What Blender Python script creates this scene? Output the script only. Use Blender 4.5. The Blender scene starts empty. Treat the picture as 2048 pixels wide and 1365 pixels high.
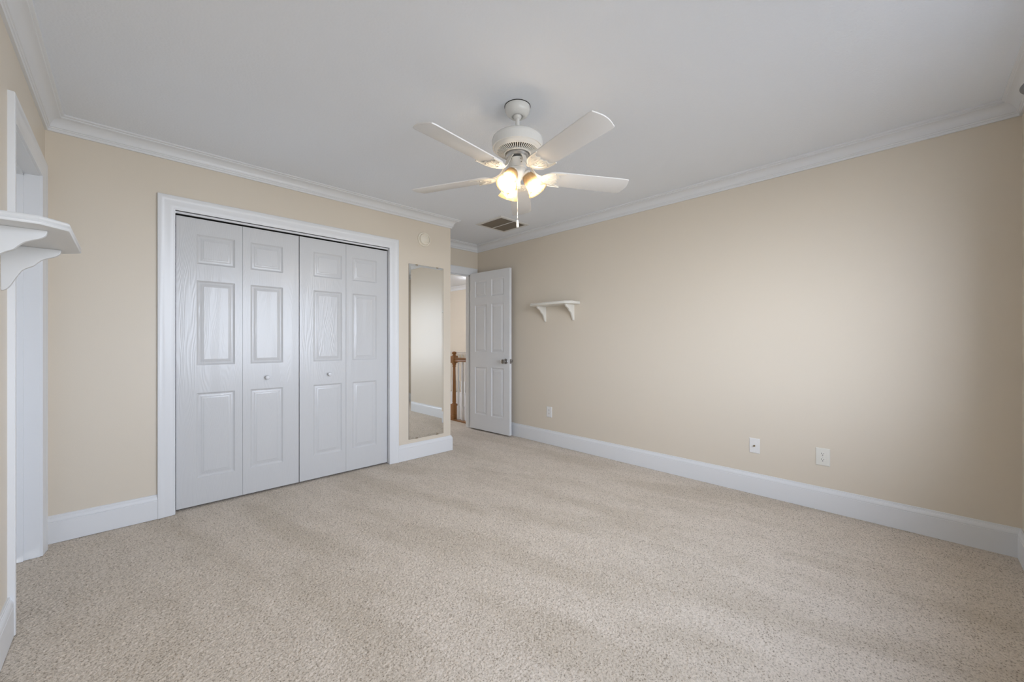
import bpy, bmesh, math, random
import numpy as np
from mathutils import Vector, Matrix
PI = math.pi
random.seed(4)
C = bpy.context.scene.collection
scene = bpy.context.scene

# ------------------------------------------------------------------ camera
FPX, CXP, HORIZON = 788.0, 1024.0, 684.0          # focal length and horizon in 2048x1365 pixels
CAM_H = 1.15
AZ = math.atan2(805, 788)                          # view direction, from +X towards +Y
cam_d = bpy.data.cameras.new('camera')
cam = bpy.data.objects.new('camera', cam_d); C.objects.link(cam)
cam_d.sensor_width = 36.0
cam_d.lens = 36.0 * FPX / 2048.0
cam_d.shift_y = (HORIZON - 682.5) / 2048.0
cam_d.clip_start = 0.02
cam.location = (0, 0, CAM_H)
cam.rotation_euler = (PI / 2, 0, AZ - PI / 2)
scene.camera = cam

# ------------------------------------------------------------------ colour management, sky
scene.view_settings.view_transform = 'Standard'
scene.view_settings.look = 'None'
scene.view_settings.gamma = 1.0
scene.view_settings.use_curve_mapping = False
scene.view_settings.exposure = 0.22
SKY = 12.6
BULB = 115.0
HALL_FILL = 205.0
world = bpy.data.worlds.new('sky'); scene.world = world
world.use_nodes = True
wn, wl = world.node_tree.nodes, world.node_tree.links
bg = wn['Background']
tc = wn.new('ShaderNodeTexCoord'); sp = wn.new('ShaderNodeSeparateXYZ'); rp = wn.new('ShaderNodeValToRGB')
mr = wn.new('ShaderNodeMapRange'); mr.inputs[1].default_value = -1; mr.inputs[2].default_value = 1
wl.new(tc.outputs['Generated'], sp.inputs[0]); wl.new(sp.outputs[2], mr.inputs[0]); wl.new(mr.outputs[0], rp.inputs[0])
el = rp.color_ramp.elements                        # position = (sin(elevation) + 1) / 2: dim ground, bright hazy horizon, dimmer zenith
el[0].position = 0.0; el[0].color = (0.06, 0.06, 0.06, 1)
el[1].position = 1.0; el[1].color = (0.15, 0.20, 0.30, 1)
for p_, c_ in ((0.26, (0.10, 0.10, 0.10)), (0.36, (0.40, 0.41, 0.42)), (0.44, (0.62, 0.65, 0.70)), (0.50, (0.84, 0.92, 1.06)), (0.62, (0.87, 0.97, 1.16)), (0.74, (0.60, 0.67, 0.80))):
    e = el.new(p_); e.color = (*c_, 1)
wl.new(rp.outputs[0], bg.inputs[0]); bg.inputs[1].default_value = SKY

def portal(name, loc, rot, sx, sy):
    d = bpy.data.lights.new(name, 'AREA'); d.shape = 'RECTANGLE'; d.size = sx; d.size_y = sy
    d.cycles.is_portal = True
    o = bpy.data.objects.new(name, d); C.objects.link(o); o.location = loc; o.rotation_euler = rot
    return o

# room planes, metres (camera stands over the origin)
XL, XR, YN, YC, YB, XA, ZC = -0.33, 3.40, -0.40, 3.448, 4.137, 2.461, 2.44
WT = 0.115
WIN = [(0.45, 1.40), (1.50, 2.45)]; WZ = (0.66, 2.13)       # the two windows behind the camera
for i, (a, b) in enumerate(WIN):
    portal('window_daylight', ((a + b) / 2, YN - WT - 0.01, (WZ[0] + WZ[1]) / 2), (-PI / 2, 0, PI), b - a, WZ[1] - WZ[0])

# ------------------------------------------------------------------ materials
def mat(name, col, rough=0.5, metal=0.0, bump=None, spec=0.5, emit=None, coat=0.0, tint=None):
    m = bpy.data.materials.new(name); m.use_nodes = True
    n, l = m.node_tree.nodes, m.node_tree.links
    b = n['Principled BSDF']
    b.inputs['Base Color'].default_value = (*col, 1)
    b.inputs['Roughness'].default_value = rough
    b.inputs['Metallic'].default_value = metal
    b.inputs['Specular IOR Level'].default_value = spec
    b.inputs['Coat Weight'].default_value = coat
    if emit:
        b.inputs['Emission Color'].default_value = (*emit[0], 1); b.inputs['Emission Strength'].default_value = emit[1]
    co = n.new('ShaderNodeTexCoord')
    if bump:                                     # (scale, strength, distance, stretch)
        mp = n.new('ShaderNodeMapping'); mp.inputs['Scale'].default_value = bump[3] if len(bump) > 3 else (1, 1, 1)
        t = n.new('ShaderNodeTexNoise'); t.inputs['Scale'].default_value = bump[0]; t.inputs['Detail'].default_value = 3
        bp = n.new('ShaderNodeBump'); bp.inputs['Strength'].default_value = bump[1]; bp.inputs['Distance'].default_value = bump[2]
        l.new(co.outputs['Object'], mp.inputs[0]); l.new(mp.outputs[0], t.inputs['Vector'])
        l.new(t.outputs['Fac'], bp.inputs['Height']); l.new(bp.outputs[0], b.inputs['Normal'])
    if tint:                                     # (scale, amount): faint mottling of the colour
        t2 = n.new('ShaderNodeTexNoise'); t2.inputs['Scale'].default_value = tint[0]; t2.inputs['Detail'].default_value = 2
        mx = n.new('ShaderNodeMix'); mx.data_type = 'RGBA'
        mx.inputs[6].default_value = (*[c * (1 - tint[1]) for c in col], 1); mx.inputs[7].default_value = (*[min(1, c * (1 + tint[1])) for c in col], 1)
        l.new(co.outputs['Object'], t2.inputs['Vector']); l.new(t2.outputs['Fac'], mx.inputs[0]); l.new(mx.outputs[2], b.inputs['Base Color'])
    return m

WALLC = (0.745, 0.67, 0.56)
M = {}
M['wall'] = mat('beige_wall_paint', WALLC, 0.42, bump=(260, 0.10, 0.002), tint=(1.3, 0.012))
M['ceiling'] = mat('white_ceiling_paint', (0.88, 0.915, 0.965), 0.75, bump=(95, 0.35, 0.004))
M['trim'] = mat('white_trim_paint', (0.80, 0.812, 0.825), 0.30, bump=(30, 0.05, 0.001))
M['hall_door'] = mat('white_door_paint', (0.78, 0.79, 0.80), 0.33, bump=(40, 0.06, 0.001, (1, 1, 0.15)))
M['cream'] = mat('cream_shelf_paint', (0.80, 0.775, 0.71), 0.38, bump=(60, 0.05, 0.001))
M['shelf_white'] = mat('white_shelf_paint', (0.68, 0.685, 0.68), 0.35, bump=(60, 0.05, 0.001))  # shelf paint greyed and darkened to carry the left shelf's shade
M['fan'] = mat('off_white_fan_enamel', (0.78, 0.775, 0.745), 0.22, bump=(20, 0.02, 0.001))
M['blade'] = mat('white_blade_laminate', (0.80, 0.79, 0.775), 0.22, bump=(30, 0.02, 0.001))
M['bracket'] = mat('cream_blade_bracket_enamel', (0.80, 0.77, 0.70), 0.35, bump=(120, 0.12, 0.001))
M['dark'] = mat('dark_gap', (0.02, 0.02, 0.02), 0.8, bump=(50, 0.1, 0.001))
M['brown_dark'] = mat('dark_brown_vent_void', (0.105, 0.083, 0.060), 0.8, bump=(60, 0.2, 0.001))  # dark inside of vent and fan motor, painted as flat brown
M['vent'] = mat('off_white_vent_enamel', (0.74, 0.73, 0.70), 0.4, bump=(30, 0.03, 0.001))
M['louver'] = mat('brown_grey_vent_slat', (0.20, 0.165, 0.125), 0.5, bump=(30, 0.03, 0.001))  # shade between the angled slats, put into their colour as brown
M['plastic'] = mat('white_plate_plastic', (0.82, 0.81, 0.79), 0.3, bump=(40, 0.02, 0.001))
M['ivory'] = mat('ivory_plate_plastic', (0.80, 0.78, 0.71), 0.3, bump=(40, 0.02, 0.001))
M['detector'] = mat('cream_detector_plastic', (0.87, 0.81, 0.69), 0.4, bump=(40, 0.02, 0.001))
M['slot'] = mat('shaded_cream_slot', (0.50, 0.44, 0.34), 0.6, bump=(60, 0.05, 0.001))
M['nickel'] = mat('brushed_nickel', (0.36, 0.35, 0.34), 0.28, 1.0, bump=(200, 0.08, 0.0005))
M['steel'] = mat('satin_steel', (0.62, 0.62, 0.62), 0.3, 1.0, bump=(200, 0.05, 0.0005))
M['brass'] = mat('aged_brass', (0.30, 0.24, 0.14), 0.4, 1.0, bump=(200, 0.05, 0.0005))
M['knob'] = mat('white_porcelain_knob', (0.74, 0.75, 0.77), 0.18, bump=(30, 0.02, 0.0005))
M['mirror'] = mat('mirror_silvering', (0.90, 0.91, 0.895), 0.015, 1.0, bump=(1.5, 0.004, 0.002))
M['mirror_edge'] = mat('dark_mirror_edge', (0.12, 0.10, 0.07), 0.4, bump=(60, 0.05, 0.001))
M['lower'] = mat('stairwell_white_paint', (0.74, 0.74, 0.75), 0.4, bump=(40, 0.03, 0.001))
M['pewter'] = mat('dull_pewter_rod', (0.22, 0.22, 0.22), 0.45, 0.8, bump=(60, 0.05, 0.001))

def oak():
    m = mat('golden_oak_varnish', (0.36, 0.16, 0.045), 0.3)
    n, l = m.node_tree.nodes, m.node_tree.links
    b = n['Principled BSDF']; co = n.new('ShaderNodeTexCoord'); mp = n.new('ShaderNodeMapping'); mp.inputs['Scale'].default_value = (30, 30, 3)
    t = n.new('ShaderNodeTexNoise'); t.inputs['Scale'].default_value = 3; t.inputs['Detail'].default_value = 5
    r = n.new('ShaderNodeValToRGB'); r.color_ramp.elements[0].color = (0.21, 0.082, 0.021, 1); r.color_ramp.elements[1].color = (0.40, 0.185, 0.057, 1)
    l.new(co.outputs['Object'], mp.inputs[0]); l.new(mp.outputs[0], t.inputs['Vector']); l.new(t.outputs['Fac'], r.inputs[0]); l.new(r.outputs[0], b.inputs['Base Color'])
    return m
M['oak'] = oak()

def carpet(name, strong):
    m = mat(name, (0.56, 0.49, 0.42), 0.95, spec=0.1)
    n, l = m.node_tree.nodes, m.node_tree.links
    b = n['Principled BSDF']; b.inputs['Sheen Weight'].default_value = 0.15
    co = n.new('ShaderNodeTexCoord')
    def noise(scale, detail, mapping=None):
        t = n.new('ShaderNodeTexNoise'); t.inputs['Scale'].default_value = scale; t.inputs['Detail'].default_value = detail
        if mapping:
            mp = n.new('ShaderNodeMapping'); mp.vector_type = 'TEXTURE'; mp.inputs['Rotation'].default_value = (0, 0, mapping[0]); mp.inputs['Scale'].default_value = mapping[1]
            l.new(co.outputs['Object'], mp.inputs[0]); l.new(mp.outputs[0], t.inputs['Vector'])
        else:
            l.new(co.outputs['Object'], t.inputs['Vector'])
        return t
    def ramp(src, stops):
        r = n.new('ShaderNodeValToRGB')
        for i, (p, c) in enumerate(stops):
            k = r.color_ramp.elements[i] if i < 2 else r.color_ramp.elements.new(p)
            k.position = p; k.color = (*c, 1)
        l.new(src.outputs['Fac'], r.inputs[0]); return r
    def mul(a, c):
        x = n.new('ShaderNodeMix'); x.data_type = 'RGBA'; x.blend_type = 'MULTIPLY'; x.inputs[0].default_value = 1
        l.new(a, x.inputs[6]); l.new(c, x.inputs[7]); return x.outputs[2]
    yarn_gap_shade = ramp(noise(165, 2), [(0.30, (0.32, 0.265, 0.20)), (0.62, (0.78, 0.688, 0.585)), (0.43, (0.665, 0.580, 0.485))])  # yarn tones; the darkest stop paints shade in gaps between tufts
    nap = ramp(noise(1.0, 3, (math.radians(102), (1.15, 0.27, 1))), [(0.38, (0.89, 0.88, 0.855)), (0.53, (1, 1, 1))])
    nap2 = ramp(noise(5.5, 3, (math.radians(100), (1.2, 0.7, 1))), [(0.30, (0.94, 0.935, 0.925)), (0.60, (1, 1, 1))])
    col = mul(mul(yarn_gap_shade.outputs[0], nap.outputs[0]), nap2.outputs[0])
    l.new(col, b.inputs['Base Color'])
    bp = n.new('ShaderNodeBump'); bp.inputs['Strength'].default_value = 0.7 * strong; bp.inputs['Distance'].default_value = 0.004
    l.new(noise(230, 3).outputs['Fac'], bp.inputs['Height']); l.new(bp.outputs[0], b.inputs['Normal'])
    return m
M['carpet'] = carpet('beige_cut_pile_carpet', 1.0)

def grain_door():
    """white moulded door skin with an embossed wood grain"""
    m = mat('white_embossed_door_skin', (0.645, 0.65, 0.655), 0.24)
    n, l = m.node_tree.nodes, m.node_tree.links
    b = n['Principled BSDF']; co = n.new('ShaderNodeTexCoord')
    mp = n.new('ShaderNodeMapping'); mp.inputs['Scale'].default_value = (1.0, 1.0, 0.11)
    t = n.new('ShaderNodeTexNoise'); t.inputs['Scale'].default_value = 7; t.inputs['Detail'].default_value = 1.5
    mu = n.new('ShaderNodeMath'); mu.operation = 'MULTIPLY'; mu.inputs[1].default_value = 38
    si = n.new('ShaderNodeMath'); si.operation = 'SINE'; m6 = n.new('ShaderNodeMath'); m6.operation = 'MULTIPLY'; m6.inputs[1].default_value = 6.283
    mp2 = n.new('ShaderNodeMapping'); mp2.inputs['Scale'].default_value = (1, 1, 0.03)
    t2 = n.new('ShaderNodeTexNoise'); t2.inputs['Scale'].default_value = 420; t2.inputs['Detail'].default_value = 2
    ad = n.new('ShaderNodeMath'); ad.operation = 'ADD'
    bp = n.new('ShaderNodeBump'); bp.inputs['Strength'].default_value = 0.13; bp.inputs['Distance'].default_value = 0.0012
    l.new(co.outputs['Object'], mp.inputs[0]); l.new(mp.outputs[0], t.inputs['Vector']); l.new(t.outputs['Fac'], mu.inputs[0]); l.new(mu.outputs[0], m6.inputs[0])
    l.new(m6.outputs[0], si.inputs[0]); l.new(co.outputs['Object'], mp2.inputs[0]); l.new(mp2.outputs[0], t2.inputs['Vector'])
    l.new(si.outputs[0], ad.inputs[0]); l.new(t2.outputs['Fac'], ad.inputs[1]); l.new(ad.outputs[0], bp.inputs['Height']); l.new(bp.outputs[0], b.inputs['Normal'])
    return m
M['closet'] = grain_door()

def shade_glass():
    m = bpy.data.materials.new('frosted_cream_shade_glass'); m.use_nodes = True
    n, l = m.node_tree.nodes, m.node_tree.links
    out = n['Material Output']; n.remove(n['Principled BSDF'])
    tr = n.new('ShaderNodeBsdfTranslucent'); tr.inputs[0].default_value = (0.30, 0.205, 0.10, 1)
    df = n.new('ShaderNodeBsdfDiffuse'); df.inputs[0].default_value = (0.34, 0.245, 0.135, 1)
    gl = n.new('ShaderNodeBsdfGlossy'); gl.inputs['Roughness'].default_value = 0.2
    co = n.new('ShaderNodeTexCoord'); t = n.new('ShaderNodeTexNoise'); t.inputs['Scale'].default_value = 25
    mr_ = n.new('ShaderNodeMapRange'); mr_.inputs[3].default_value = 0.42; mr_.inputs[4].default_value = 0.52
    m1 = n.new('ShaderNodeMixShader'); m2 = n.new('ShaderNodeMixShader'); m2.inputs[0].default_value = 0.05
    l.new(co.outputs['Object'], t.inputs['Vector']); l.new(t.outputs['Fac'], mr_.inputs[0]); l.new(mr_.outputs[0], m1.inputs[0])
    ts = n.new('ShaderNodeBsdfTransparent'); ts.inputs[0].default_value = (1.0, 0.96, 0.90, 1); m3 = n.new('ShaderNodeMixShader'); m3.inputs[0].default_value = 0.42
    l.new(df.outputs[0], m1.inputs[1]); l.new(tr.outputs[0], m1.inputs[2]); l.new(m1.outputs[0], m3.inputs[1]); l.new(ts.outputs[0], m3.inputs[2]); l.new(m3.outputs[0], m2.inputs[1]); l.new(gl.outputs[0], m2.inputs[2]); l.new(m2.outputs[0], out.inputs[0])
    return m
M['shade'] = shade_glass()

def glow(name, col, strength):
    m = bpy.data.materials.new(name); m.use_nodes = True
    n, l = m.node_tree.nodes, m.node_tree.links
    n.remove(n['Principled BSDF']); em = n.new('ShaderNodeEmission')
    em.inputs[0].default_value = (*col, 1); em.inputs[1].default_value = strength
    l.new(em.outputs[0], n['Material Output'].inputs[0]); return m
M['bulb'] = glow('lit_warm_bulb', (1.0, 0.92, 0.80), BULB)
M['hall_lamp'] = glow('lit_hall_lamp_glass', (0.93, 0.97, 1.08), HALL_FILL)

M['hall_lamp_far'] = glow('lit_far_hall_lamp_glass', (0.96, 0.98, 1.04), 25.0)

def pane():
    m = bpy.data.materials.new('window_glass'); m.use_nodes = True
    n, l = m.node_tree.nodes, m.node_tree.links
    n.remove(n['Principled BSDF'])
    a = n.new('ShaderNodeBsdfTransparent'); g = n.new('ShaderNodeBsdfGlossy'); g.inputs['Roughness'].default_value = 0.0
    x = n.new('ShaderNodeMixShader'); x.inputs[0].default_value = 0.06
    l.new(a.outputs[0], x.inputs[1]); l.new(g.outputs[0], x.inputs[2]); l.new(x.outputs[0], n['Material Output'].inputs[0]); return m
M['pane'] = pane()

# ------------------------------------------------------------------ mesh helpers
class MB:
    def __init__(s): s.bm = bmesh.new()
    def quad(s, *p):
        s.bm.faces.new([s.bm.verts.new(q) for q in p]); return s
    def box(s, a, b):
        x0, y0, z0 = [min(u, v) for u, v in zip(a, b)]; x1, y1, z1 = [max(u, v) for u, v in zip(a, b)]
        v = [s.bm.verts.new(p) for p in ((x0,y0,z0),(x1,y0,z0),(x1,y1,z0),(x0,y1,z0),(x0,y0,z1),(x1,y0,z1),(x1,y1,z1),(x0,y1,z1))]
        for f in ((0,3,2,1),(4,5,6,7),(0,1,5,4),(1,2,6,5),(2,3,7,6),(3,0,4,7)): s.bm.faces.new([v[i] for i in f])
        return s
    def loft(s, rings, closed=True, cap=True):
        """rings: lists of points of one length; consecutive rings are bridged"""
        V = [[s.bm.verts.new(p) for p in r] for r in rings]
        n = len(V[0])
        for a, b in zip(V[:-1], V[1:]):
            for i in range(n if closed else n - 1):
                j = (i + 1) % n
                s.bm.faces.new((a[i], a[j], b[j], b[i]))
        if cap:
            s.bm.faces.new(V[0][::-1]); s.bm.faces.new(V[-1])
        return s
    def prism(s, poly, f, t0, t1):
        """poly 2-D outline; f(u, v, t) -> point"""
        return s.loft([[f(u, v, t0) for u, v in poly], [f(u, v, t1) for u, v in poly]])
    def lathe(s, prof, n=32, mtx=None, c=(0, 0, 0)):
        """prof: (radius, z) pairs about +Z"""
        rings = []
        for r, z in prof:
            ring = [Vector((r * math.cos(2*PI*k/n), r * math.sin(2*PI*k/n), z)) for k in range(n)]
            if mtx: ring = [mtx @ p for p in ring]
            rings.append([p + Vector(c) for p in ring])
        return s.loft(rings, True, True)
    def tube(s, pts, r, n=10):
        pts = [Vector(p) for p in pts]; rad = r if isinstance(r, (list, tuple)) else [r] * len(pts)
        rings = []
        for i, p in enumerate(pts):
            d = (pts[min(i+1, len(pts)-1)] - pts[max(i-1, 0)]).normalized()
            a = d.cross(Vector((0, 0, 1)));
            if a.length < 1e-4: a = Vector((1, 0, 0))
            a.normalize(); b = d.cross(a)
            rings.append([p + (a * math.cos(2*PI*k/n) + b * math.sin(2*PI*k/n)) * rad[i] for k in range(n)])
        return s.loft(rings)
    def ball(s, c, r, sq=(1, 1, 1), n=16, m=10):
        rings = []
        for i in range(m + 1):
            t = PI * (i + 0.001) / (m + 0.002)
            rings.append([Vector(c) + Vector((r*sq[0]*math.sin(t)*math.cos(2*PI*k/n), r*sq[1]*math.sin(t)*math.sin(2*PI*k/n), -r*sq[2]*math.cos(t))) for k in range(n)])
        return s.loft(rings)
    def build(s, name, material, parent=None, loc=None, rotz=None, sharp=32, bevel=0):
        bm = s.bm
        bmesh.ops.recalc_face_normals(bm, faces=bm.faces)
        if bevel:
            es = [e for e in bm.edges if len(e.link_faces) == 2 and e.calc_face_angle(0) > 0.7]
            bmesh.ops.bevel(bm, geom=es, offset=bevel, segments=2, affect='EDGES', profile=0.6, clamp_overlap=True)
        lim = math.radians(sharp)
        for f in bm.faces: f.smooth = True
        for e in bm.edges:
            e.smooth = len(e.link_faces) == 2 and e.calc_face_angle(0) < lim
        me = bpy.data.meshes.new(name); bm.to_mesh(me); bm.free()
        me.materials.append(material)
        o = bpy.data.objects.new(name, me); C.objects.link(o)
        if parent: o.parent = parent
        if loc: o.location = loc
        if rotz is not None: o.rotation_euler = (0, 0, rotz)
        return o

def thing(name, label, cat, loc=(0, 0, 0), rotz=0, group=None, kind=None):
    o = bpy.data.objects.new(name, None); C.objects.link(o)
    o.empty_display_size = 0.1
    o.location = loc; o.rotation_euler = (0, 0, rotz)
    if label: o['label'] = label
    if cat: o['category'] = cat
    if group: o['group'] = group
    if kind: o['kind'] = kind
    return o
def struct(o, label=None):
    o['kind'] = 'structure'
    if label: o['label'] = label
    return o
def copy_tree(o, parent=None):
    c = o.copy(); C.objects.link(c)
    if parent: c.parent = parent
    for ch in list(o.children): copy_tree(ch, c)
    return c
def smooth_curve(pts, k=6):
    """Catmull-Rom through 2-D points"""
    P = [Vector((*p, 0)) for p in pts]; P = [2*P[0]-P[1]] + P + [2*P[-1]-P[-2]]
    out = []
    for i in range(1, len(P) - 2):
        a, b, c, d = P[i-1], P[i], P[i+1], P[i+2]
        for j in range(k):
            t = j / k
            q = 0.5 * (2*b + (c-a)*t + (2*a-5*b+4*c-d)*t*t + (3*b-a-3*c+d)*t**3)
            out.append((q.x, q.y))
    out.append((P[-2].x, P[-2].y)); return out

# ------------------------------------------------------------------ floor: cut-pile carpet with real tufts
def carpet_mesh(name, x0, x1, y0, y1, step, cell, amp):
    nx, ny = int((x1-x0)/step)+1, int((y1-y0)/step)+1
    X, Y = np.meshgrid(np.linspace(x0, x1, nx), np.linspace(y0, y1, ny))
    rng = np.random.default_rng(11)
    gx, gy = int((x1-x0)/cell)+4, int((y1-y0)/cell)+4
    jx, jy, hh = rng.uniform(-.45, .45, (gy, gx)), rng.uniform(-.45, .45, (gy, gx)), rng.uniform(0.2, 1.0, (gy, gx))
    I = np.clip(((X-x0)/cell).astype(int)+1, 1, gx-2); J = np.clip(((Y-y0)/cell).astype(int)+1, 1, gy-2)
    H = np.full(X.shape, -9.0)
    for di in (-1, 0, 1):
        for dj in (-1, 0, 1):
            i, j = I+di, J+dj
            px = x0 + (i - 1 + 0.5 + jx[j, i]) * cell; py = y0 + (j - 1 + 0.5 + jy[j, i]) * cell
            d2 = ((X-px)**2 + (Y-py)**2) / cell**2
            H = np.maximum(H, hh[j, i] - 1.5 * d2)
    Z = np.clip(H, -0.6, 1.0) * amp - amp
    me = bpy.data.meshes.new(name)
    co = np.stack([X, Y, Z], -1).reshape(-1, 3).astype(np.float32)
    idx = np.arange(nx*ny).reshape(ny, nx)
    q = np.stack([idx[:-1, :-1], idx[:-1, 1:], idx[1:, 1:], idx[1:, :-1]], -1).reshape(-1, 4).astype(np.int32)
    me.vertices.add(len(co)); me.vertices.foreach_set('co', co.ravel())
    me.loops.add(q.size); me.loops.foreach_set('vertex_index', q.ravel())
    me.polygons.add(len(q)); me.polygons.foreach_set('loop_start', np.arange(0, q.size, 4, dtype=np.int32))
    me.polygons.foreach_set('use_smooth', np.ones(len(q), bool))
    me.update(); me.validate()
    me.materials.append(M['carpet'])
    o = bpy.data.objects.new(name, me); C.objects.link(o)
    return struct(o)
carpet_mesh('floor', XL - WT, XR, YN, YB + 0.06, 0.0038, 0.0072, 0.0042)
XE = 3.47                                          # edge of the upstairs hall floor at the stairwell
struct(MB().box((1.2, YB + 0.06, -0.25), (XE, 9.0, -0.003)).build('floor_hall', M['carpet']))
struct(MB().box((5.41, YB + WT, -0.25), (6.0, 9.0, -0.003)).build('floor_landing', M['carpet']))
struct(MB().box((1.2, YB + WT, -1.35), (6.0, 9.0, -1.30)).build('floor_stairwell', M['carpet']))
struct(MB().box((XL - 2*WT, YN - WT, ZC), (6.0, 9.1, ZC + 0.05)).build('ceiling', M['ceiling']))

# ------------------------------------------------------------------ walls
JT = 0.018                                         # jamb thickness
LD = (2.555, 3.268)                                # doorway in the left wall
CD = (0.233, 1.764)                                # closet opening
HD = (2.57, 3.288)                                 # hall doorway
DZ = 2.035
w = MB(); w.box((XR, YN - WT, 0), (XR + 0.06, YB + WT, ZC)); struct(w.build('wall_right', M['wall']))
w = MB()
w.box((XL - WT, YC, 0), (CD[0] - JT, YC + 0.1, ZC)); w.box((CD[1] + JT, YC, 0), (XA, YC + 0.1, ZC)); w.box((CD[0] - JT, YC, DZ + JT), (CD[1] + JT, YC + 0.1, ZC))
struct(w.build('wall_closet', M['wall']))
w = MB(); w.box((XA - 0.1, YC + 0.1, 0), (XA, YB, ZC)); struct(w.build('wall_alcove', M['wall']))
w = MB()
w.box((XL - WT, YB, 0), (HD[0] - JT, YB + WT, ZC)); w.box((HD[1] + JT, YB, 0), (6.0, YB + WT, ZC)); w.box((HD[0] - JT, YB, DZ + JT), (HD[1] + JT, YB + WT, ZC))
w.box((XE, YB, -1.35), (6.0, YB + WT, 0))
struct(w.build('wall_back', M['wall']))
w = MB()
w.box((XL - WT, YN - WT, 0), (XL, LD[0] - JT, ZC)); w.box((XL - WT, LD[1] + JT, 0), (XL, YB + WT, ZC)); w.box((XL - WT, LD[0] - JT, DZ + JT), (XL, LD[1] + JT, ZC))
w.box((XL - WT - 0.05, LD[0] - 0.2, 0), (XL - WT - 0.02, LD[1] + 0.2, ZC))  # unseen panel added behind the doorway to stop sky light leaking in
struct(w.build('wall_left', M['wall']))
w = MB()
w.box((XL, YN - WT, 0), (XR, YN, WZ[0])); w.box((XL, YN - WT, WZ[1]), (XR, YN, ZC))
for a, b in ((XL, WIN[0][0]), (WIN[0][1], WIN[1][0]), (WIN[1][1], XR)): w.box((a, YN - WT, WZ[0]), (b, YN, WZ[1]))
struct(w.build('wall_near', M['wall']))
struct(MB().box((5.55, YB + WT, 0), (5.62, 9.0, ZC)).build('wall_hall_far', M['wall']))
struct(MB().box((1.2, 9.0, -1.35), (6.0, 9.1, ZC)).build('wall_hall_end', M['wall']))
struct(MB().box((1.1, YB + WT, 0), (1.2, 9.1, ZC)).build('wall_hall_side', M['wall']))
struct(MB().box((5.36, YB + WT, -1.30), (5.41, 9.0, 0.0)).build('trim_20', M['lower']))          # white face of the landing edge
struct(MB().box((XE, YB + WT, -1.30), (XE + 0.012, 9.0, -0.26)).build('trim_21', M['lower']))
struct(MB().box((XE - 0.06, YB + WT, -0.003), (XE + 0.03, 4.86, 0.012)).build('trim_22', M['oak'], bevel=0.004))  # oak nosing under the railing

# ------------------------------------------------------------------ mouldings
CROWN = [(0, 2.352), (0.011, 2.352), (0.0125, 2.362), (0.0125, 2.3655), (0.0165, 2.367), (0.0185, 2.3725), (0.0225, 2.374)] + \
        [(0.0225 + 0.042 * (1 - math.cos(t)), 2.374 + 0.046 * math.sin(t)) for t in [k * PI / 2 / 9 for k in range(1, 9)]] + \
        [(0.0645, 2.421), (0.066, 2.4225), (0.066, 2.4275), (0.0705, 2.429), (0.0765, 2.432), (0.0765, ZC), (0, ZC)]
BASE = [(0, 0), (0.0165, 0), (0.0165, 0.117), (0.0145, 0.1185), (0.0145, 0.121), (0.0165, 0.1225), (0.0165, 0.126), (0.0148, 0.134), (0.0118, 0.1405), (0.0095, 0.143), (0.0095, 0.1455), (0.0075, 0.147), (0.0072, 0.1545), (0.0055, 0.1565), (0, 0.1565)]
ROOM = [(XL, YN), (XR, YN), (XR, YB), (XA, YB), (XA, YC), (XL, YC)]     # room on the left of each edge
def mould(prof, a, b, na, nb):
    """profile along wall a->b (room on the left); na / nb: neighbouring wall directions for the mitres, or None for a square end"""
    d = (Vector(b) - Vector(a)).normalized(); nrm = Vector((-d.y, d.x))
    def off(p, nd, u, before):
        if nd is None: return Vector(p) + nrm * u
        n2 = Vector((-nd.y, nd.x)); m = (nrm + n2) / (1 + nrm.dot(n2)); return Vector(p) + m * u
    r0 = [(*off(a, na, u, 1), z) for u, z in prof]; r1 = [(*off(b, nb, u, 0), z) for u, z in prof]
    return MB().loft([r0, r1])
def edge_dir(i):
    a, b = Vector(ROOM[i % 6]), Vector(ROOM[(i + 1) % 6]); return (b - a).normalized()
for i in range(6):
    struct(mould(CROWN, ROOM[i], ROOM[(i+1) % 6], edge_dir(i-1), edge_dir(i+1)).build('trim_%d' % (i + 1), M['trim'], sharp=25))
CW = 0.089
def base(name, a, b, i0, i1):
    struct(mould(BASE, a, b, edge_dir(i0) if i0 is not None else None, edge_dir(i1) if i1 is not None else None).build(name, M['trim'], sharp=20))
base('baseboard_near', ROOM[0], ROOM[1], 5, 1)
base('baseboard_right', ROOM[1], ROOM[2], 0, None)
base('baseboard_alcove', ROOM[3], ROOM[4], None, 4)
base('baseboard_closet_right', ROOM[4], (CD[1] + CW, YC), 3, None)
base('baseboard_closet_left', (CD[0] - CW, YC), ROOM[5], None, None)
base('baseboard_left', (XL, LD[0] - 0.005 - CW), ROOM[0], None, 0)
# hall crown and baseboard on the far wall
struct(mould(CROWN, (5.55, YB + WT), (5.55, 9.0), None, None).build('trim_7', M['trim'], sharp=25))

CASE = [(0, 0), (0, 0.0095), (0.004, 0.0105), (0.007, 0.0095), (0.012, 0.0100), (0.020, 0.0125), (0.030, 0.0140), (0.052, 0.0150), (0.060, 0.0165), (0.068, 0.0195), (0.080, 0.0205), (0.086, 0.0195), (CW, 0.0170), (CW, 0)]
def casing(name, f, s0, s1, z1, z0=0.0):
    """three-sided casing; f(s, z, t) -> point, t is out of the wall"""
    rings = []
    for (s, z), (us, uz) in zip(((s0, z0), (s0, z1), (s1, z1), (s1, z0)), ((-1, 0), (-1, 1), (1, 1), (1, 0))):
        rings.append([f(s + us*u, z + uz*u, t) for u, t in CASE])
    return struct(MB().loft(rings).build(name, M['trim'], sharp=22))
fC = lambda s, z, t: (s, YC - t, z)
fB = lambda s, z, t: (s, YB - t, z)
fL = lambda s, z, t: (XL + t, s, z)
fN = lambda s, z, t: (s, YN + t, z)
REV = 0.004
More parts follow.
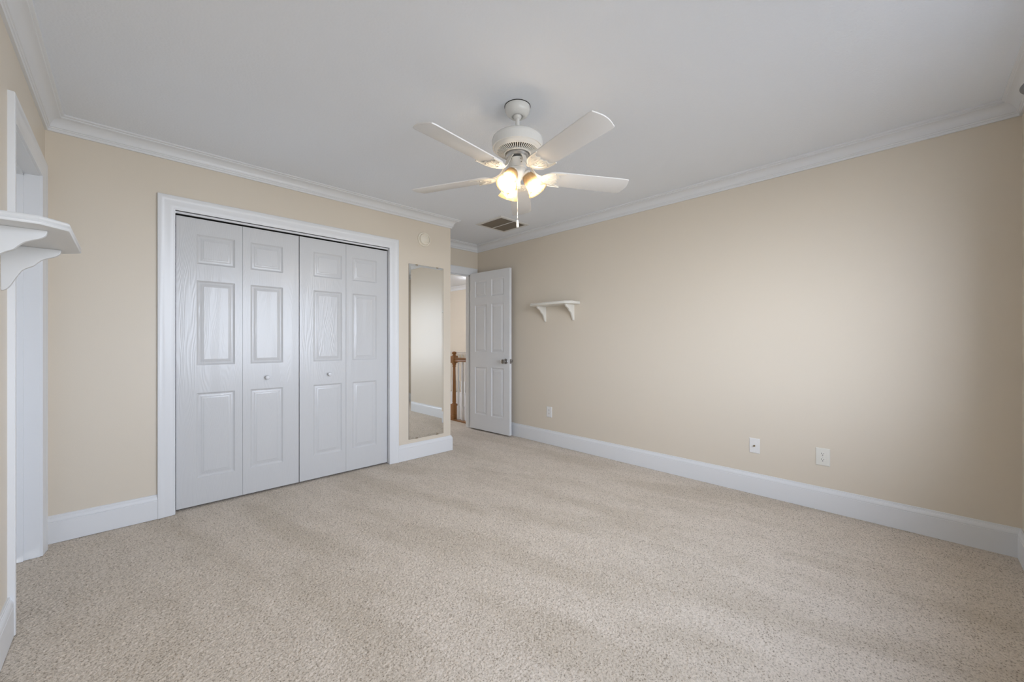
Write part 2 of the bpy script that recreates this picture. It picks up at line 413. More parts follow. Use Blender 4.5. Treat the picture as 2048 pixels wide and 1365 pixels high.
casing('trim_8', fC, CD[0] - REV + 0.004, CD[1] + REV - 0.004, DZ - 0.005)
casing('trim_9', fB, HD[0] - 0.005, HD[1] + 0.005, DZ + 0.005)
casing('trim_10', fL, LD[0] - 0.005, LD[1] + 0.005, DZ + 0.005)
# jambs and stops
def jamb(name, P, o0, o1, d, stop=None):
    """U-shaped lining of an opening o0..o1, d deep; P(s, t, z): along the wall, into the wall, up"""
    j = MB()
    def bx(s0, s1, t0, t1, z0, z1): j.box(P(s0, t0, z0), P(s1, t1, z1))
    bx(o0 - JT, o0, 0, d, 0, DZ + JT); bx(o1, o1 + JT, 0, d, 0, DZ + JT); bx(o0, o1, 0, d, DZ, DZ + JT)
    if stop:
        bx(o0 - 0.001, o0 + 0.011, *stop, 0, DZ); bx(o1 - 0.011, o1 + 0.001, *stop, 0, DZ); bx(o0, o1, *stop, DZ - 0.012, DZ + 0.001)
    return struct(j.build(name, M['trim']))
jamb('trim_11', lambda s, t, z: (s, YC + t, z), CD[0], CD[1], 0.1)
jamb('trim_12', lambda s, t, z: (s, YB + t, z), HD[0], HD[1], WT + 0.001, (0.04, 0.075))
jamb('trim_13', lambda s, t, z: (XL - t, s, z), LD[0], LD[1], WT + 0.001, (0.055, 0.092))

# ------------------------------------------------------------------ panelled doors
RINGS = [(0, 0), (0.0035, -0.0032), (0.0075, -0.0065), (0.0125, -0.0085), (0.019, -0.0082), (0.027, -0.0055), (0.0345, -0.0030), (0.0385, -0.0026), (0.041, -0.0008)]
def panel_skin(mb, wdt, z0, z1, panels, y, sgn, scale=1.0):
    """moulded face in the plane y, facing sgn*y; panels: (x0, x1, za, zb)"""
    xs = sorted({0, wdt, *[p[0] for p in panels], *[p[1] for p in panels]}); zs = sorted({z0, z1, *[p[2] for p in panels], *[p[3] for p in panels]})
    for a, b in zip(xs[:-1], xs[1:]):
        for c, d in zip(zs[:-1], zs[1:]):
            if any(p[0] <= a and b <= p[1] and p[2] <= c and d <= p[3] for p in panels): continue
            mb.quad((a, y, c), (b, y, c), (b, y, d), (a, y, d))
    for x0, x1, za, zb in panels:
        rr = []
        for i, dp in RINGS:
            i *= scale; yy = y + sgn * dp
            rr.append([(x0+i, yy, za+i), (x1-i, yy, za+i), (x1-i, yy, zb-i), (x0+i, yy, zb-i)])
        V = [[mb.bm.verts.new(p) for p in r] for r in rr]
        for a, b in zip(V[:-1], V[1:]):
            for k in range(4): mb.bm.faces.new((a[k], a[(k+1) % 4], b[(k+1) % 4], b[k]))
        mb.bm.faces.new(V[-1])
def leaf_mesh(wdt, z0, z1, panels, th, both=False, scale=1.0):
    mb = MB()
    panel_skin(mb, wdt, z0, z1, panels, 0, -1, scale)
    if both: panel_skin(mb, wdt, z0, z1, panels, th, 1, scale)
    else: mb.quad((0, th, z0), (wdt, th, z0), (wdt, th, z1), (0, th, z1))
    mb.quad((0, 0, z0), (0, th, z0), (0, th, z1), (0, 0, z1)); mb.quad((wdt, 0, z0), (wdt, th, z0), (wdt, th, z1), (wdt, 0, z1))
    mb.quad((0, 0, z1), (wdt, 0, z1), (wdt, th, z1), (0, th, z1)); mb.quad((0, 0, z0), (wdt, 0, z0), (wdt, th, z0), (0, th, z0))
    bmesh.ops.remove_doubles(mb.bm, verts=mb.bm.verts, dist=1e-5)
    return mb
YD = YC + 0.034                                    # face of the bifold leaves
LZ0, LZ1 = 0.014, 2.005
PZ = [(1.6915, 1.8966), (0.9865, 1.577), (0.202, 0.7925)]
leaves = [((0.2395, 0.6150), (0.348, 0.569)), ((0.6166, 0.9962), (0.6655, 0.883)), ((1.0020, 1.3735), (1.108, 1.341)), ((1.3752, 1.7590), (1.432, 1.655))]
def knob_mb(c, s=1.0):
    mb = MB(); mt = Matrix.Rotation(PI / 2, 4, 'X')
    mb.lathe([(0.0095*s, 0), (0.0095*s, 0.003), (0.006*s, 0.005), (0.0055*s, 0.012), (0.009*s, 0.016), (0.0145*s, 0.020), (0.0162*s, 0.025), (0.0145*s, 0.030), (0.009*s, 0.0325), (0.001, 0.0332)], 20, mt, c)
    return mb
for k, (lab, idx, kx) in enumerate((('left pair of white panelled bifold closet leaves', (0, 1), (1, 0.773)), ('right pair of white panelled bifold closet leaves beside the mirror', (2, 3), (2, 1.231)))):
    d = thing('door_%d' % (k + 2), lab, 'closet door', (leaves[idx[0]][0][0], YD, 0), kind='structure')
    ox = leaves[idx[0]][0][0]
    for q in idx:
        (a, b), (p0, p1) = leaves[q]
        lf = leaf_mesh(b - a, LZ0, LZ1, [(p0 - a, p1 - a, *z) for z in PZ], 0.032).build('door_leaf', M['closet'], d, (a - ox, 0, 0), sharp=18)
        if q == kx[0]:
            knob_mb((kx[1] - a, 0, 0.877)).build('knob', M['knob'], lf)['label'] = 'small round white knob'
t = MB(); t.box((CD[0], YD - 0.004, 2.0135), (CD[1], YD + 0.032, 2.029))
trk = struct(t.build('trim_14', M['dark']))
t = MB(); t.box((CD[0], YD - 0.012, 2.0165), (CD[1], YD - 0.004, 2.0300)); struct(t.build('trim_15', M['trim']))

# hall door standing open
ang = math.atan2(3.406 - 4.107, 3.292 - 3.248)
W_ = 0.705
hd = thing('door_1', 'white six panel hall door standing open against the right wall', 'door', (3.247, 4.108, 0), ang, kind='structure')
cols = [(0.095, 0.307), (0.395, 0.607)]
def zf(fr): return 2.043 - fr * 2.025
rows = [(zf(.157), zf(.053)), (zf(.508), zf(.206)), (zf(.904), zf(.602))]
slab = leaf_mesh(W_, 0.018, 2.043, [(c0, c1, r0, r1) for c0, c1 in cols for r0, r1 in rows], 0.035, True, 0.95).build('door_slab', M['hall_door'], hd, sharp=18)
def door_knob(side):
    mb = MB(); mt = Matrix.Rotation(PI / 2 * (1 if side < 0 else -1), 4, 'X'); y = 0 if side < 0 else 0.035
    mb.lathe([(0.0325, 0), (0.0325, 0.004), (0.029, 0.008), (0.0125, 0.010), (0.0115, 0.028), (0.018, 0.034), (0.0265, 0.042), (0.0285, 0.052), (0.0255, 0.062), (0.016, 0.067), (0.001, 0.068)], 28, mt, (W_ - 0.062, y, 0.912))
    return mb
for s in (-1, 1): door_knob(s).build('door_knob', M['nickel'], hd)['label'] = 'brushed nickel round knob'
lp = MB(); lp.box((W_, 0.005, 0.885), (W_ + 0.0015, 0.030, 0.940)); lp.box((W_, 0.012, 0.904), (W_ + 0.010, 0.024, 0.920)); lp.build('latch_plate', M['nickel'], hd)
for z in (0.20, 1.03, 1.86):
    h = MB(); h.tube([(-0.006, 0.040, z - 0.045), (-0.006, 0.040, z + 0.045)], 0.006); h.box((-0.002, 0.008, z - 0.045), (0.0, 0.036, z + 0.045)); h.build('hinge', M['nickel'], hd)

# closed door deep in the left doorway
ld = thing('door_4', 'white door set back in the left wall doorway', 'door', (XL - 0.092, LD[0] + 0.004, 0), PI / 2, kind='structure')
leaf_mesh(LD[1] - LD[0] - 0.008, 0.015, DZ - 0.015, [(0.095, 0.31, *r) for r in rows] + [(0.395, 0.61, *r) for r in rows], 0.020).build('door_slab', M['hall_door'], ld, sharp=18)

# ------------------------------------------------------------------ windows behind the camera
for i, (a, b) in enumerate(WIN):
    wo = thing('window_%d' % (i + 1), ('left' if i == 0 else 'right') + ' white double hung window in the near wall', 'window', (0, 0, 0), kind='structure')
    yo = YN - 0.075
    f = MB()
    for s0, s1, z0, z1 in ((a, b, WZ[0], WZ[0] + 0.03), (a, b, WZ[1] - 0.03, WZ[1]), (a, a + 0.03, WZ[0], WZ[1]), (b - 0.03, b, WZ[0], WZ[1])): f.box((s0, YN - WT, z0), (s1, YN - 0.0, z1))
    f.build('window_frame', M['trim'], wo)
    zm = (WZ[0] + WZ[1]) / 2
    for zz0, zz1, yy in ((WZ[0] + 0.03, zm + 0.02, yo + 0.02), (zm - 0.02, WZ[1] - 0.03, yo - 0.02)):
        sa = MB()
        for s0, s1, z0, z1 in ((a + .03, b - .03, zz0, zz0 + .04), (a + .03, b - .03, zz1 - .04, zz1), (a + .03, a + .07, zz0, zz1), (b - .07, b - .03, zz0, zz1)): sa.box((s0, yy - 0.015, z0), (s1, yy + 0.015, z1))
        so = sa.build('sash', M['trim'], wo)
        MB().box((a + .07, yy - 0.002, zz0 + .04), (b - .07, yy + 0.002, zz1 - .04)).build('pane', M['pane'], so)
    casing('trim_%d' % (16 + i), fN, a + 0.03 if i else a, b if i else b - 0.03, WZ[1], WZ[0])
    struct(MB().box((a - 0.05, YN, WZ[0] - 0.03), (b + 0.05, YN + 0.06, WZ[0])).build('trim_%d' % (18 + i), M['trim'], bevel=0.004))

# ------------------------------------------------------------------ curtain rod over the windows (only its end shows)
cr = thing('curtain_rod', 'grey curtain rod with round finial, over the window beside the camera', 'curtain rod', (2.475, YN, 2.162))
MB().tube([(-2.25, 0.08, 0), (0.05, 0.08, 0)], 0.008, 12).build('rod', M['pewter'], cr)
fi = MB(); fi.lathe([(0.008, -0.04), (0.013, -0.035), (0.013, -0.028), (0.009, -0.024), (0.0165, -0.018), (0.0238, -0.006), (0.0255, 0.006), (0.0215, 0.019), (0.011, 0.027), (0.001, 0.029)], 24, Matrix.Rotation(PI / 2, 4, 'Y'), (0.085, 0.08, 0))
fi.build('finial', M['pewter'], cr)
for x in (-2.10, -0.05):
    bk = MB(); bk.box((x - 0.012, 0, -0.04), (x + 0.012, 0.004, 0.03)); bk.box((x - 0.006, 0, -0.016), (x + 0.006, 0.085, -0.008)); bk.build('rod_bracket', M['pewter'], cr)

# ------------------------------------------------------------------ wall shelves
BR = [(0, 0), (0.147, 0)] + smooth_curve([(0.147, -0.004), (0.143, -0.017), (0.131, -0.028), (0.115, -0.036), (0.099, -0.045), (0.087, -0.058), (0.077, -0.071), (0.063, -0.080), (0.050, -0.091), (0.041, -0.107), (0.033, -0.125), (0.024, -0.146), (0.014, -0.163), (0.004, -0.170)], 4) + [(0, -0.170)]
def shelf(label, loc, rotz, brs, m, length=0.592, depth=0.196, ch=0.06):
    """local x along the wall (0..length), y out of the wall, z=0 under the board"""
    o = thing('wall_shelf', label, 'shelf', loc, rotz, 'wall shelves with clipped corners')
    def outline(e):
        c = ch - e * 0.414
        return [(e, 0), (e, depth - ch - e * 0.0), (e + (ch - 0) , depth - e), (length - e - ch, depth - e), (length - e, depth - ch), (length - e, 0)]
    mb = MB()
    prof = [(0.007, 0.0), (0.003, 0.001), (0.001, 0.0045), (0.001, 0.009), (0.004, 0.0115), (0.0045, 0.0135), (0.002, 0.016), (0.0005, 0.0195), (0.0015, 0.024), (0.006, 0.028)]
    mb.loft([[(x, y, z) for x, y in outline(e)] for e, z in prof])
    mb.build('shelf_board', m, o, sharp=40)
    for bx in brs:
        b = MB(); b.prism(BR, lambda u, v, t: (bx + t, u, v), -0.0095, 0.0095)
        b.build('shelf_bracket', m, o, sharp=40, bevel=0.0022)
    return o
# right wall: local x runs along -Y (towards the camera), out of the wall is -X
def shelf_right():
    o = shelf('small cream shelf with two brackets on the right wall, beyond the open door', (XR, 2.452, 1.546), PI / 2, [0.083, 0.476], M['cream'])
    return o
shelf_right()
# left wall: local x runs along -Y when rotated -90, so start from the far end
shelf('white shelf with clipped corners on the left wall in front of the doorway', (XL, 2.451, 1.510), -PI / 2, [0.096, 0.475], M['shelf_white'], 0.577, 0.199)

# ------------------------------------------------------------------ frameless mirror beside the closet
mx0, mx1, mz0, mz1 = 1.967, 2.367, 0.196, 1.912
mir = thing('wall_mirror', 'tall narrow frameless mirror on the wall between closet and corner', 'mirror', (mx0, YC, mz0))
mw, mh = mx1 - mx0, mz1 - mz0
g = MB(); bv = 0.020
r0 = [(0, -0.0045, 0), (mw, -0.0045, 0), (mw, -0.0045, mh), (0, -0.0045, mh)]; r1 = [(bv, -0.0060, bv), (mw-bv, -0.0060, bv), (mw-bv, -0.0060, mh-bv), (bv, -0.0060, mh-bv)]
va = [g.bm.verts.new(p) for p in r0]; vb = [g.bm.verts.new(p) for p in r1]
for k in range(4): g.bm.faces.new((va[k], va[(k+1) % 4], vb[(k+1) % 4], vb[k]))
g.bm.faces.new(vb)
for f in g.bm.faces:
    f.normal_update()
    if f.normal.y > 0: f.normal_flip()
g.build('mirror_glass', M['mirror'], mir, sharp=0.05)
MB().box((-0.0012, -0.0045, -0.0012), (mw + 0.0012, 0, mh + 0.0012)).build('mirror_backing', M['mirror_edge'], mir)
for x, z, s in ((0.085, 0, -1), (mw - 0.075, 0, -1), (0.085, mh, 1), (mw - 0.075, mh, 1)):
    c = MB(); c.box((x - 0.011, -0.0095, z - 0.005 * (s > 0) - 0.002 * (s < 0)), (x + 0.011, 0, z + 0.005 * (s < 0) + 0.002 * (s > 0))); c.build('clip', M['brass'], mir, bevel=0.001)

# ------------------------------------------------------------------ smoke detector above the mirror
sd = thing('smoke_detector', 'round cream smoke detector high on the wall above the mirror', 'smoke detector', (2.135, YC, 2.176))
mt = Matrix.Rotation(PI / 2, 4, 'X')
b = MB(); b.lathe([(0.071, 0), (0.072, 0.006), (0.070, 0.012), (0.066, 0.015), (0.060, 0.015), (0.056, 0.010), (0.020, 0.010), (0.001, 0.010)], 40, mt); b.build('base_ring', M['detector'], sd)
b = MB(); b.lathe([(0.054, 0.008), (0.054, 0.020), (0.051, 0.027), (0.045, 0.031), (0.040, 0.0315), (0.037, 0.028), (0.034, 0.030), (0.024, 0.035), (0.012, 0.037), (0.001, 0.0375)], 40, mt); b.build('cover', M['detector'], sd)
b = MB()
arc = [(0.047 * math.cos(t), -0.0305, 0.047 * math.sin(t)) for t in [math.radians(a) for a in range(-35, 50, 8)]]
b.tube(arc, 0.0022, 6); b.build('sounder_slot', M['slot'], sd)  # shadow on the cover, painted as a darker cream arc
MB().ball((0.012, -0.0365, 0.004), 0.006, (1, .5, 1)).build('test_button', M['detector'], sd)

# ------------------------------------------------------------------ wall plates on the right wall
def rbox(mb, w_, h_, t_, edge=0.004):
    mb.loft([[(s*w_/2, 0, q*h_/2) for s, q in ((-1,-1),(1,-1),(1,1),(-1,1))], [(s*w_/2, -t_*0.55, q*h_/2) for s, q in ((-1,-1),(1,-1),(1,1),(-1,1))],
             [(s*(w_/2-edge), -t_, q*(h_/2-edge)) for s, q in ((-1,-1),(1,-1),(1,1),(-1,1))]])
    return mb
ROT = -PI / 2                                       # plates face -X: local -y turns to -X
def outlet(label, y, z, m):
    o = thing('power_outlet', label, 'outlet', (XR, y, z), ROT, 'power outlets on the right wall')
    rbox(MB(), 0.078, 0.118, 0.006).build('cover_plate', m, o)
    for q in (-1, 1):
        r = MB()
        pts = [(0.0165 * math.cos(a) , 0.0145 * max(-0.82, min(0.82, math.sin(a)))) for a in [2*PI*k/28 for k in range(28)]]
        r.prism(pts, lambda u, v, t: (u, t, q * 0.0195 + v), -0.0055, -0.0078)
        ro = r.build('receptacle', m, o)
        s = MB(); s.box((-0.0075, -0.0081, q*0.0195 + 0.000), (-0.0050, -0.0076, q*0.0195 + 0.0085)); s.box((0.0050, -0.0081, q*0.0195 + 0.001), (0.0072, -0.0076, q*0.0195 + 0.0075))
        s.prism([(0.0028*math.cos(a), 0.0028*math.sin(a)) for a in [2*PI*k/12 for k in range(12)]], lambda u, v, t: (u, t, q*0.0195 - 0.0065 + v), -0.0076, -0.0081)
        s.build('slots', M['dark'], ro)
    sc = MB(); sc.ball((0, -0.0062, 0), 0.0030, (1, .4, 1), 12, 6); sc.build('screw', M['steel'], o)
    return o
outlet('ivory duplex power outlet on the right wall, nearest the picture right edge', 0.438, 0.3635, M['ivory'])
outlet('white power outlet below the small shelf on the right wall', 2.873, 0.3605, M['plastic'])
cp = thing('cable_plate', 'white cable wall plate with single coax jack, left of ivory outlet', 'wall plate', (XR, 0.847, 0.363), ROT)
rbox(MB(), 0.070, 0.112, 0.006).build('cover_plate', M['plastic'], cp)
k = MB(); k.lathe([(0.0062, 0), (0.0062, 0.008), (0.0046, 0.008), (0.0046, 0.015), (0.003, 0.015), (0.001, 0.012)], 12, mt, (0, -0.0045, 0)); k.build('coax_jack', M['brass'], cp)
for q in (-1, 1):
    sc = MB(); sc.ball((0, -0.0062, q * 0.042), 0.0032, (1, .4, 1), 12, 6); sc.build('screw', M['plastic'], cp)

# ------------------------------------------------------------------ ceiling return vent
vx0, vx1, vy0, vy1 = 2.735, 3.165, 2.955, 3.365
cv = thing('ceiling_vent', 'square return air vent with brown slats in the ceiling by the door', 'ceiling vent', ((vx0+vx1)/2, (vy0+vy1)/2, ZC))
hx, hy = (vx1-vx0)/2, (vy1-vy0)/2
fr = MB(); fw = 0.036
ri = [[(s*(hx-e), q*(hy-e), z) for s, q in ((-1,-1),(1,-1),(1,1),(-1,1))] for e, z in ((0, -0.0005), (0, -0.003), (0.006, -0.009), (fw-0.006, -0.011), (fw, -0.008), (fw, -0.0005))]
fr.loft(ri, True, False); fr.build('vent_frame', M['vent'], cv)
MB().box((-hx+fw, -hy+fw, -0.0012), (hx-fw, hy-fw, -0.0002)).build('vent_void', M['brown_dark'], cv)
sl = MB(); ns = 30
for i in range(ns):
    y = -hy + fw + (i + 0.5) * 2 * (hy - fw) / ns
    sl.prism([(-0.0045, -0.002), (-0.0035, -0.002), (0.0045, -0.0085), (0.0035, -0.0085)], lambda u, v, t: (t, y + u, v), -hx + fw, hx - fw)
sl.build('slats', M['louver'], cv)
MB().box((-0.006, -hy+fw, -0.010), (0.006, hy-fw, -0.002)).build('divider_bar', M['vent'], cv)

# ------------------------------------------------------------------ ceiling fan
FX, FY = 1.534, 1.524
fan = thing('ceiling_fan', 'white five blade ceiling fan with three lit lamps', 'ceiling fan', (FX, FY, ZC))
Z = lambda z: z - ZC
b = MB(); b.lathe([(0.064, Z(2.4395)), (0.0690, Z(2.437)), (0.0695, Z(2.430)), (0.0680, Z(2.418)), (0.063, Z(2.405)), (0.055, Z(2.3945)), (0.046, Z(2.3875)), (0.038, Z(2.3840)), (0.032, Z(2.3845)), (0.029, Z(2.391)), (0.001, Z(2.393))], 48); b.build('canopy', M['fan'], fan)
b = MB(); b.lathe([(0.062, Z(2.4398)), (0.0715, Z(2.4398)), (0.0715, Z(2.4375)), (0.062, Z(2.4375))], 48); b.build('canopy_gasket', M['dark'], fan)
b = MB(); b.ball((0, 0, Z(2.390)), 0.023, n=24); b.build('hanger_ball', M['fan'], fan)
b = MB(); b.lathe([(0.0115, Z(2.388)), (0.0115, Z(2.314)), (0.018, Z(2.312)), (0.018, Z(2.295))], 24); b.build('downrod', M['fan'], fan)
b = MB(); b.lathe([(0.001, Z(2.305)), (0.040, Z(2.3035)), (0.070, Z(2.2975)), (0.100, Z(2.2845)), (0.118, Z(2.2745)), (0.130, Z(2.2660)), (0.1375, Z(2.2575)), (0.1408, Z(2.247)), (0.1403, Z(2.230)), (0.1368, Z(2.209)), (0.1335, Z(2.2065)), (0.1305, Z(2.2085)), (0.1290, Z(2.2055)),
                  (0.125, Z(2.199)), (0.1165, Z(2.1945)), (0.1165, Z(2.205)), (0.001, Z(2.205))], 64); b.build('motor_housing', M['fan'], fan, sharp=40)
b = MB(); b.lathe([(0.116, Z(2.203)), (0.070, Z(2.197)), (0.001, Z(2.197))], 48); b.build('motor_core', M['brown_dark'], fan)  # dark disc painted for the shade inside the vent slots
b = MB(); nb = 56; b.loft([[(r_ * math.cos(2*PI*k/56), r_ * math.sin(2*PI*k/56), Z(z_)) for k in range(56)] for r_, z_ in ((0.1172, 2.1975), (0.1172, 2.1935), (0.1115, 2.1905), (0.1115, 2.1955))], True, False)
for k in range(nb):
    a = 2 * PI * k / nb; cA, sA = math.cos(a), math.sin(a)
    def P(r, t, z): return (r * cA - t * sA, r * sA + t * cA, Z(z))
    b.loft([[P(0.074, -0.0017, 2.1795), P(0.074, 0.0017, 2.1795), P(0.074, 0.0017, 2.1835), P(0.074, -0.0017, 2.1835)], [P(0.113, -0.0026, 2.1905), P(0.113, 0.0026, 2.1905), P(0.113, 0.0026, 2.1945), P(0.113, -0.0026, 2.1945)]])
b.build('vent_ring', M['fan'], fan)
b = MB(); b.lathe([(0.076, Z(2.184)), (0.076, Z(2.178)), (0.068, Z(2.176)), (0.064, Z(2.184))], 48); b.build('inner_ring', M['fan'], fan)
b = MB(); b.lathe([(0.062, Z(2.197)), (0.062, Z(2.166)), (0.056, Z(2.158)), (0.030, Z(2.156)), (0.030, Z(2.147)), (0.001, Z(2.147))], 40); b.build('flywheel', M['steel'], fan)
b = MB(); b.lathe([(0.030, Z(2.150)), (0.047, Z(2.149)), (0.050, Z(2.146)), (0.050, Z(2.102)), (0.048, Z(2.098)), (0.044, Z(2.097)), (0.001, Z(2.097))], 40); b.build('switch_housing', M['fan'], fan)
b = MB(); b.lathe([(0.044, Z(2.099)), (0.0455, Z(2.094)), (0.0455, Z(2.074)), (0.042, Z(2.064)), (0.032, Z(2.050)), (0.022, Z(2.038)), (0.015, Z(2.026)), (0.012, Z(2.018)), (0.008, Z(2.014)), (0.009, Z(2.009)), (0.005, Z(2.003)), (0.001, Z(2.002))], 40); b.build('light_kit', M['fan'], fan)
for zz, aa in ((2.135, AZ + PI + 0.35), (2.118, AZ + PI + 0.40), (2.137, AZ + PI - 0.75), (2.083, AZ + PI - 0.35)):
    s = MB(); s.ball((0.0498 * math.cos(aa) * (1 if zz > 2.1 else 0.91), 0.0498 * math.sin(aa) * (1 if zz > 2.1 else 0.91), Z(zz)), 0.0026, n=8, m=6); s.build('screw', M['brown_dark'], fan)

# blades with their cast brackets
ZB = 2.066; PITCH = -0.195
def blade_pt(r, t, dz):
    return (r, t * math.cos(PITCH) - dz * math.sin(PITCH), Z(ZB) + t * math.sin(PITCH) + dz * math.cos(PITCH))
edge = smooth_curve([(0.158, 0.030), (0.175, 0.050), (0.205, 0.0595), (0.260, 0.0625), (0.40, 0.0655), (0.52, 0.0675), (0.632, 0.0690)], 4)
tip = [(0.644 + 0.017 * math.cos(PI / 2 * s), 0.0675 * s) for s in (0.97, 0.8, 0.6, 0.4, 0.2, 0.0)]
half = edge + tip
outline = half + [(r, -t) for r, t in half[::-1][1:]]
def bladeo():
    mb = MB(); mb.loft([[blade_pt(r, t, d) for r, t in outline] for d in (0.003, -0.003)])
    o = mb.build('blade', M['blade'], fan, bevel=0.0012)
    # leaf-shaped bracket plate under the blade root with a raised rim and a curved arm to the hub
    br = MB()
    pl = smooth_curve([(0.132, 0.010), (0.142, 0.030), (0.163, 0.048), (0.190, 0.058), (0.222, 0.0625), (0.262, 0.0640)], 3)
    inn = smooth_curve([(0.262, 0.0600), (0.236, 0.050), (0.226, 0.036), (0.238, 0.022), (0.224, 0.010), (0.232, 0.0)], 3)
    hp = pl + inn
    plate = hp + [(r, -t) for r, t in hp[::-1][1:]]
    br.loft([[blade_pt(r, t, d) for r, t in plate] for d in (-0.0031, -0.0075)])
    for sgn in (1, -1):
        br.tube([blade_pt(r, sgn * t * 0.985, -0.0072) for r, t in pl], 0.0034, 8)
        br.tube([blade_pt(r, sgn * t, -0.0070) for r, t in smooth_curve([(0.165, 0.020), (0.185, 0.036), (0.208, 0.040), (0.218, 0.028), (0.205, 0.020), (0.194, 0.026)], 3)], 0.0028, 8)
        br.tube([blade_pt(r, sgn * t, -0.0070) for r, t in smooth_curve([(0.150, 0.006), (0.172, 0.010), (0.200, 0.007), (0.222, 0.011)], 3)], 0.0024, 8)
    arm = smooth_curve([(0.048, 2.160), (0.060, 2.147), (0.074, 2.121), (0.090, 2.094), (0.108, 2.075), (0.128, 2.0655), (0.160, 2.0600)], 4)
    rings = []
    for i, (r, z) in enumerate(arm):
        f = i / (len(arm) - 1); hw = 0.0155 - 0.0045 * math.sin(PI * min(1, f * 1.1)); th = 0.0045
        rings.append([(r, -hw, Z(z) + th), (r, hw, Z(z) + th), (r, hw * 0.75, Z(z) - th), (r, -hw * 0.75, Z(z) - th)])
    br.loft(rings)
    br.build('blade_bracket', M['bracket'], o, sharp=50)
    for r, t in ((0.178, 0.0), (0.205, 0.050), (0.205, -0.050)):
        s = MB(); s.ball(blade_pt(r, t, -0.0078), 0.0042, (1, 1, .5), 10, 6); s.build('screw', M['steel'], o)
    return o
b0 = bladeo(); TH = 4.504
for k in range(5):
    o = b0 if k == 0 else copy_tree(b0, fan)
    o.rotation_euler = (0, 0, TH + k * 2 * PI / 5)

# three bell shades on short arms
TILT = math.radians(34)
def lamp(azim):
    m = Matrix.Rotation(azim, 4, 'Z') @ Matrix.Translation((0.050, 0, Z(2.066))) @ Matrix.Rotation(PI - TILT, 4, 'Y')   # local +Z runs down and outwards
    h = MB(); h.lathe([(0.012, -0.034), (0.012, -0.020), (0.021, -0.016), (0.0275, -0.008), (0.0285, 0.004), (0.0265, 0.012), (0.001, 0.012)], 28, m); ho = h.build('lamp_holder', M['fan'], fan)
    prof = smooth_curve([(0.0270, 0.000), (0.0300, 0.006), (0.0345, 0.018), (0.0385, 0.036), (0.0405, 0.056), (0.0435, 0.076), (0.0495, 0.094), (0.0585, 0.110)], 4)
    inner = [(r - 0.003, z) for r, z in prof[::-1]]
    s = MB(); s.loft([[m @ Vector((r * math.cos(2*PI*k/40), r * math.sin(2*PI*k/40), z)) for k in range(40)] for r, z in prof + inner], True, False)
    so = s.build('lamp_shade', M['shade'], fan, sharp=70)
    bl = MB(); bl.lathe([(0.010, 0.008), (0.013, 0.020), (0.0175, 0.036), (0.0245, 0.050), (0.0280, 0.0575), (0.001, 0.0575)], 28, m); bo = bl.build('bulb', M['plastic'], fan)
    bl = MB(); bl.lathe([(0.001, 0.058), (0.0278, 0.058), (0.0302, 0.070), (0.0298, 0.083), (0.0255, 0.096), (0.016, 0.104), (0.001, 0.107)], 28, m); bl.build('bulb_globe', M['bulb'], bo)
    for k in range(3):
        a = azim; t = MB(); q = m @ Vector((0.030 * math.cos(2*PI*k/3), 0.030 * math.sin(2*PI*k/3), 0.004)); t.ball(q, 0.0038, n=10, m=6); t.build('thumb_screw', M['fan'], ho)
for rel in (math.radians(-92), math.radians(28), math.radians(148)): lamp(AZ + rel)

def chain(x, y, z0, z1, fob):
    c = MB(); n = int((z0 - z1) / 0.0042)
    for i in range(n): c.ball((x, y, Z(z0 - i * 0.0042)), 0.0016, n=6, m=4)
    co = c.build('pull_chain', M['steel'], fan)
    f = MB(); f.lathe([(r, Z(z1 - d)) for r, d in fob], 16, None, (x, y, 0)); f.build('fob', M['cream'], co)
FOB = [(0.001, -0.001), (0.003, 0.0), (0.0052, 0.006), (0.0066, 0.016), (0.0078, 0.028), (0.0078, 0.036), (0.0058, 0.042), (0.001, 0.0425)]
chain(0, 0, 2.003, 1.819, FOB)
px = -0.049 * math.sin(AZ) - 0.012 * math.cos(AZ); py = 0.049 * math.cos(AZ) - 0.012 * math.sin(AZ)
st = MB(); st.tube([(px * 0.9, py * 0.9, Z(2.117)), (px * 1.08, py * 1.08, Z(2.115))], 0.003, 8); st.build('chain_outlet', M['steel'], fan)
chain(px * 1.08, py * 1.08, 2.115, 1.970, [(0.001, -0.001), (0.004, 0.0), (0.007, 0.005), (0.008, 0.012), (0.0065, 0.019), (0.001, 0.0225)])

# ------------------------------------------------------------------ stair railings in the hall
def turned(mb, x, y, z0, z1, sq_h, r, sq, top_sq=0.0):
    """square foot, tapering turned shaft"""
    mb.box((x - sq, y - sq, z0), (x + sq, y + sq, z0 + sq_h))
    H = z1 - top_sq - (z0 + sq_h); b0_ = z0 + sq_h
    pr = [(r*0.8, 0), (r*1.05, .015), (r*0.75, .035), (r*1.1, .06), (r*1.0, .10), (r*0.9, .30), (r*0.7, .85), (r*0.6, .92), (r*0.95, .945), (r*0.65, .965), (r*0.9, 1.0)]
    mb.lathe([(a, b0_ + H * t_) for a, t_ in pr], 16, None, (x, y, 0))
    if top_sq: mb.box((x - sq*0.9, y - sq*0.9, z1 - top_sq), (x + sq*0.9, y + sq*0.9, z1))
    return mb
NX, NY = 3.478, 4.780
rail = thing('stair_railing', 'golden oak stair railing with white balusters, just outside the open doorway', 'stair railing', (NX, NY, 0.012))
n = MB()
n.box((-0.050, -0.050, 0), (0.050, 0.050, 0.055)); n.box((-0.040, -0.040, 0.055), (0.040, 0.040, 0.215))
n.lathe([(0.034, 0.215), (0.034, 0.226), (0.025, 0.232), (0.0285, 0.245), (0.0275, 0.28), (0.0235, 0.60), (0.0205, 0.75), (0.0205, 0.763), (0.028, 0.770), (0.022, 0.783), (0.029, 0.805), (0.035, 0.825)], 24)
n.box((-0.042, -0.042, 0.825), (0.042, 0.042, 0.925))
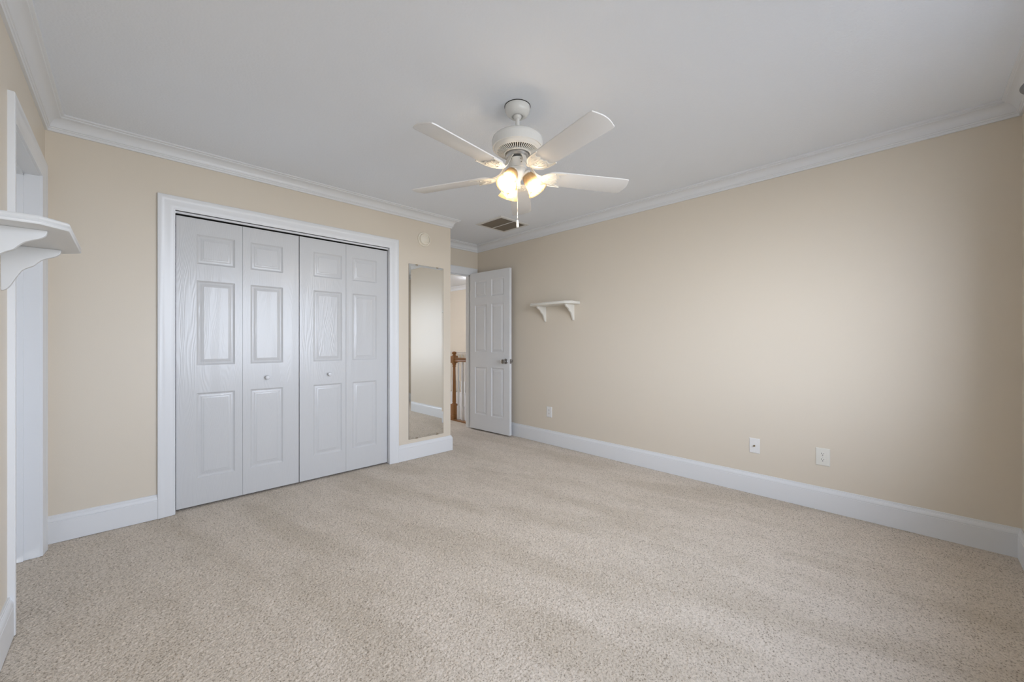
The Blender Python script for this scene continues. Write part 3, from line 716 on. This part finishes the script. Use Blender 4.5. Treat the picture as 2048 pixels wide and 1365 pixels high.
n.lathe([(0.040, 0.925), (0.030, 0.934), (0.022, 0.944), (0.026, 0.950), (0.034, 0.962), (0.036, 0.974), (0.030, 0.986), (0.016, 0.994), (0.001, 0.996)], 24)
n.build('newel_post', M['oak'], rail, bevel=0.003)
LR = NY - (YB + WT)
hp = [(-0.028, 0.845), (0.028, 0.845), (0.030, 0.862), (0.024, 0.872), (0.031, 0.885), (0.026, 0.900), (0.012, 0.907), (-0.012, 0.907), (-0.026, 0.900), (-0.031, 0.885), (-0.024, 0.872), (-0.030, 0.862)]
MB().prism(hp, lambda u, v, t: (u, t, v), -LR, -0.04).build('handrail', M['oak'], rail)
for k in range(4):
    y = -0.105 - k * 0.108
    if y < -LR + 0.03: continue
    turned(MB(), 0, y, 0, 0.85, 0.20, 0.0155, 0.0165).build('baluster', M['trim'], rail)['label'] = 'white turned baluster'
FXR = 5.40
rail2 = thing('stair_railing', 'pale railing with thin balusters on the far side of the stairwell', 'stair railing', (FXR, 7.0, 0))
MB().prism([(u, v + 0.02) for u, v in hp], lambda u, v, t: (u, t, v), -2.7, 1.95).build('handrail', mat('pale_rail_paint', (0.55, 0.49, 0.43), 0.4, bump=(40, 0.03, 0.001)), rail2)
for k in range(8):
    y = -0.10 + k * 0.115
    turned(MB(), 0, y, 0, 0.87, 0.26, 0.012, 0.0155).build('baluster', M['trim'], rail2)
# hall ceiling lights: one peeps past the open door, the other is added out of view to light the hall
def hall_light(label, x, y, m):
    hl = thing('ceiling_light', label, 'ceiling light', (x, y, ZC))
    b = MB(); b.lathe([(0.15, -0.001), (0.152, -0.02), (0.14, -0.028), (0.001, -0.028)], 40); b.build('light_base', M['vent'], hl)
    b = MB(); b.lathe([(0.138, -0.026), (0.142, -0.045), (0.128, -0.075), (0.09, -0.098), (0.04, -0.108), (0.001, -0.110)], 40); b.build('dome', m, hl)
hall_light('glowing flush ceiling light in the hall, just showing past the open door', 5.02, 6.16, M['hall_lamp_far'])
hall_light('second hall ceiling light, hidden beyond the closet wall', 3.00, 7.40, M['hall_lamp'])
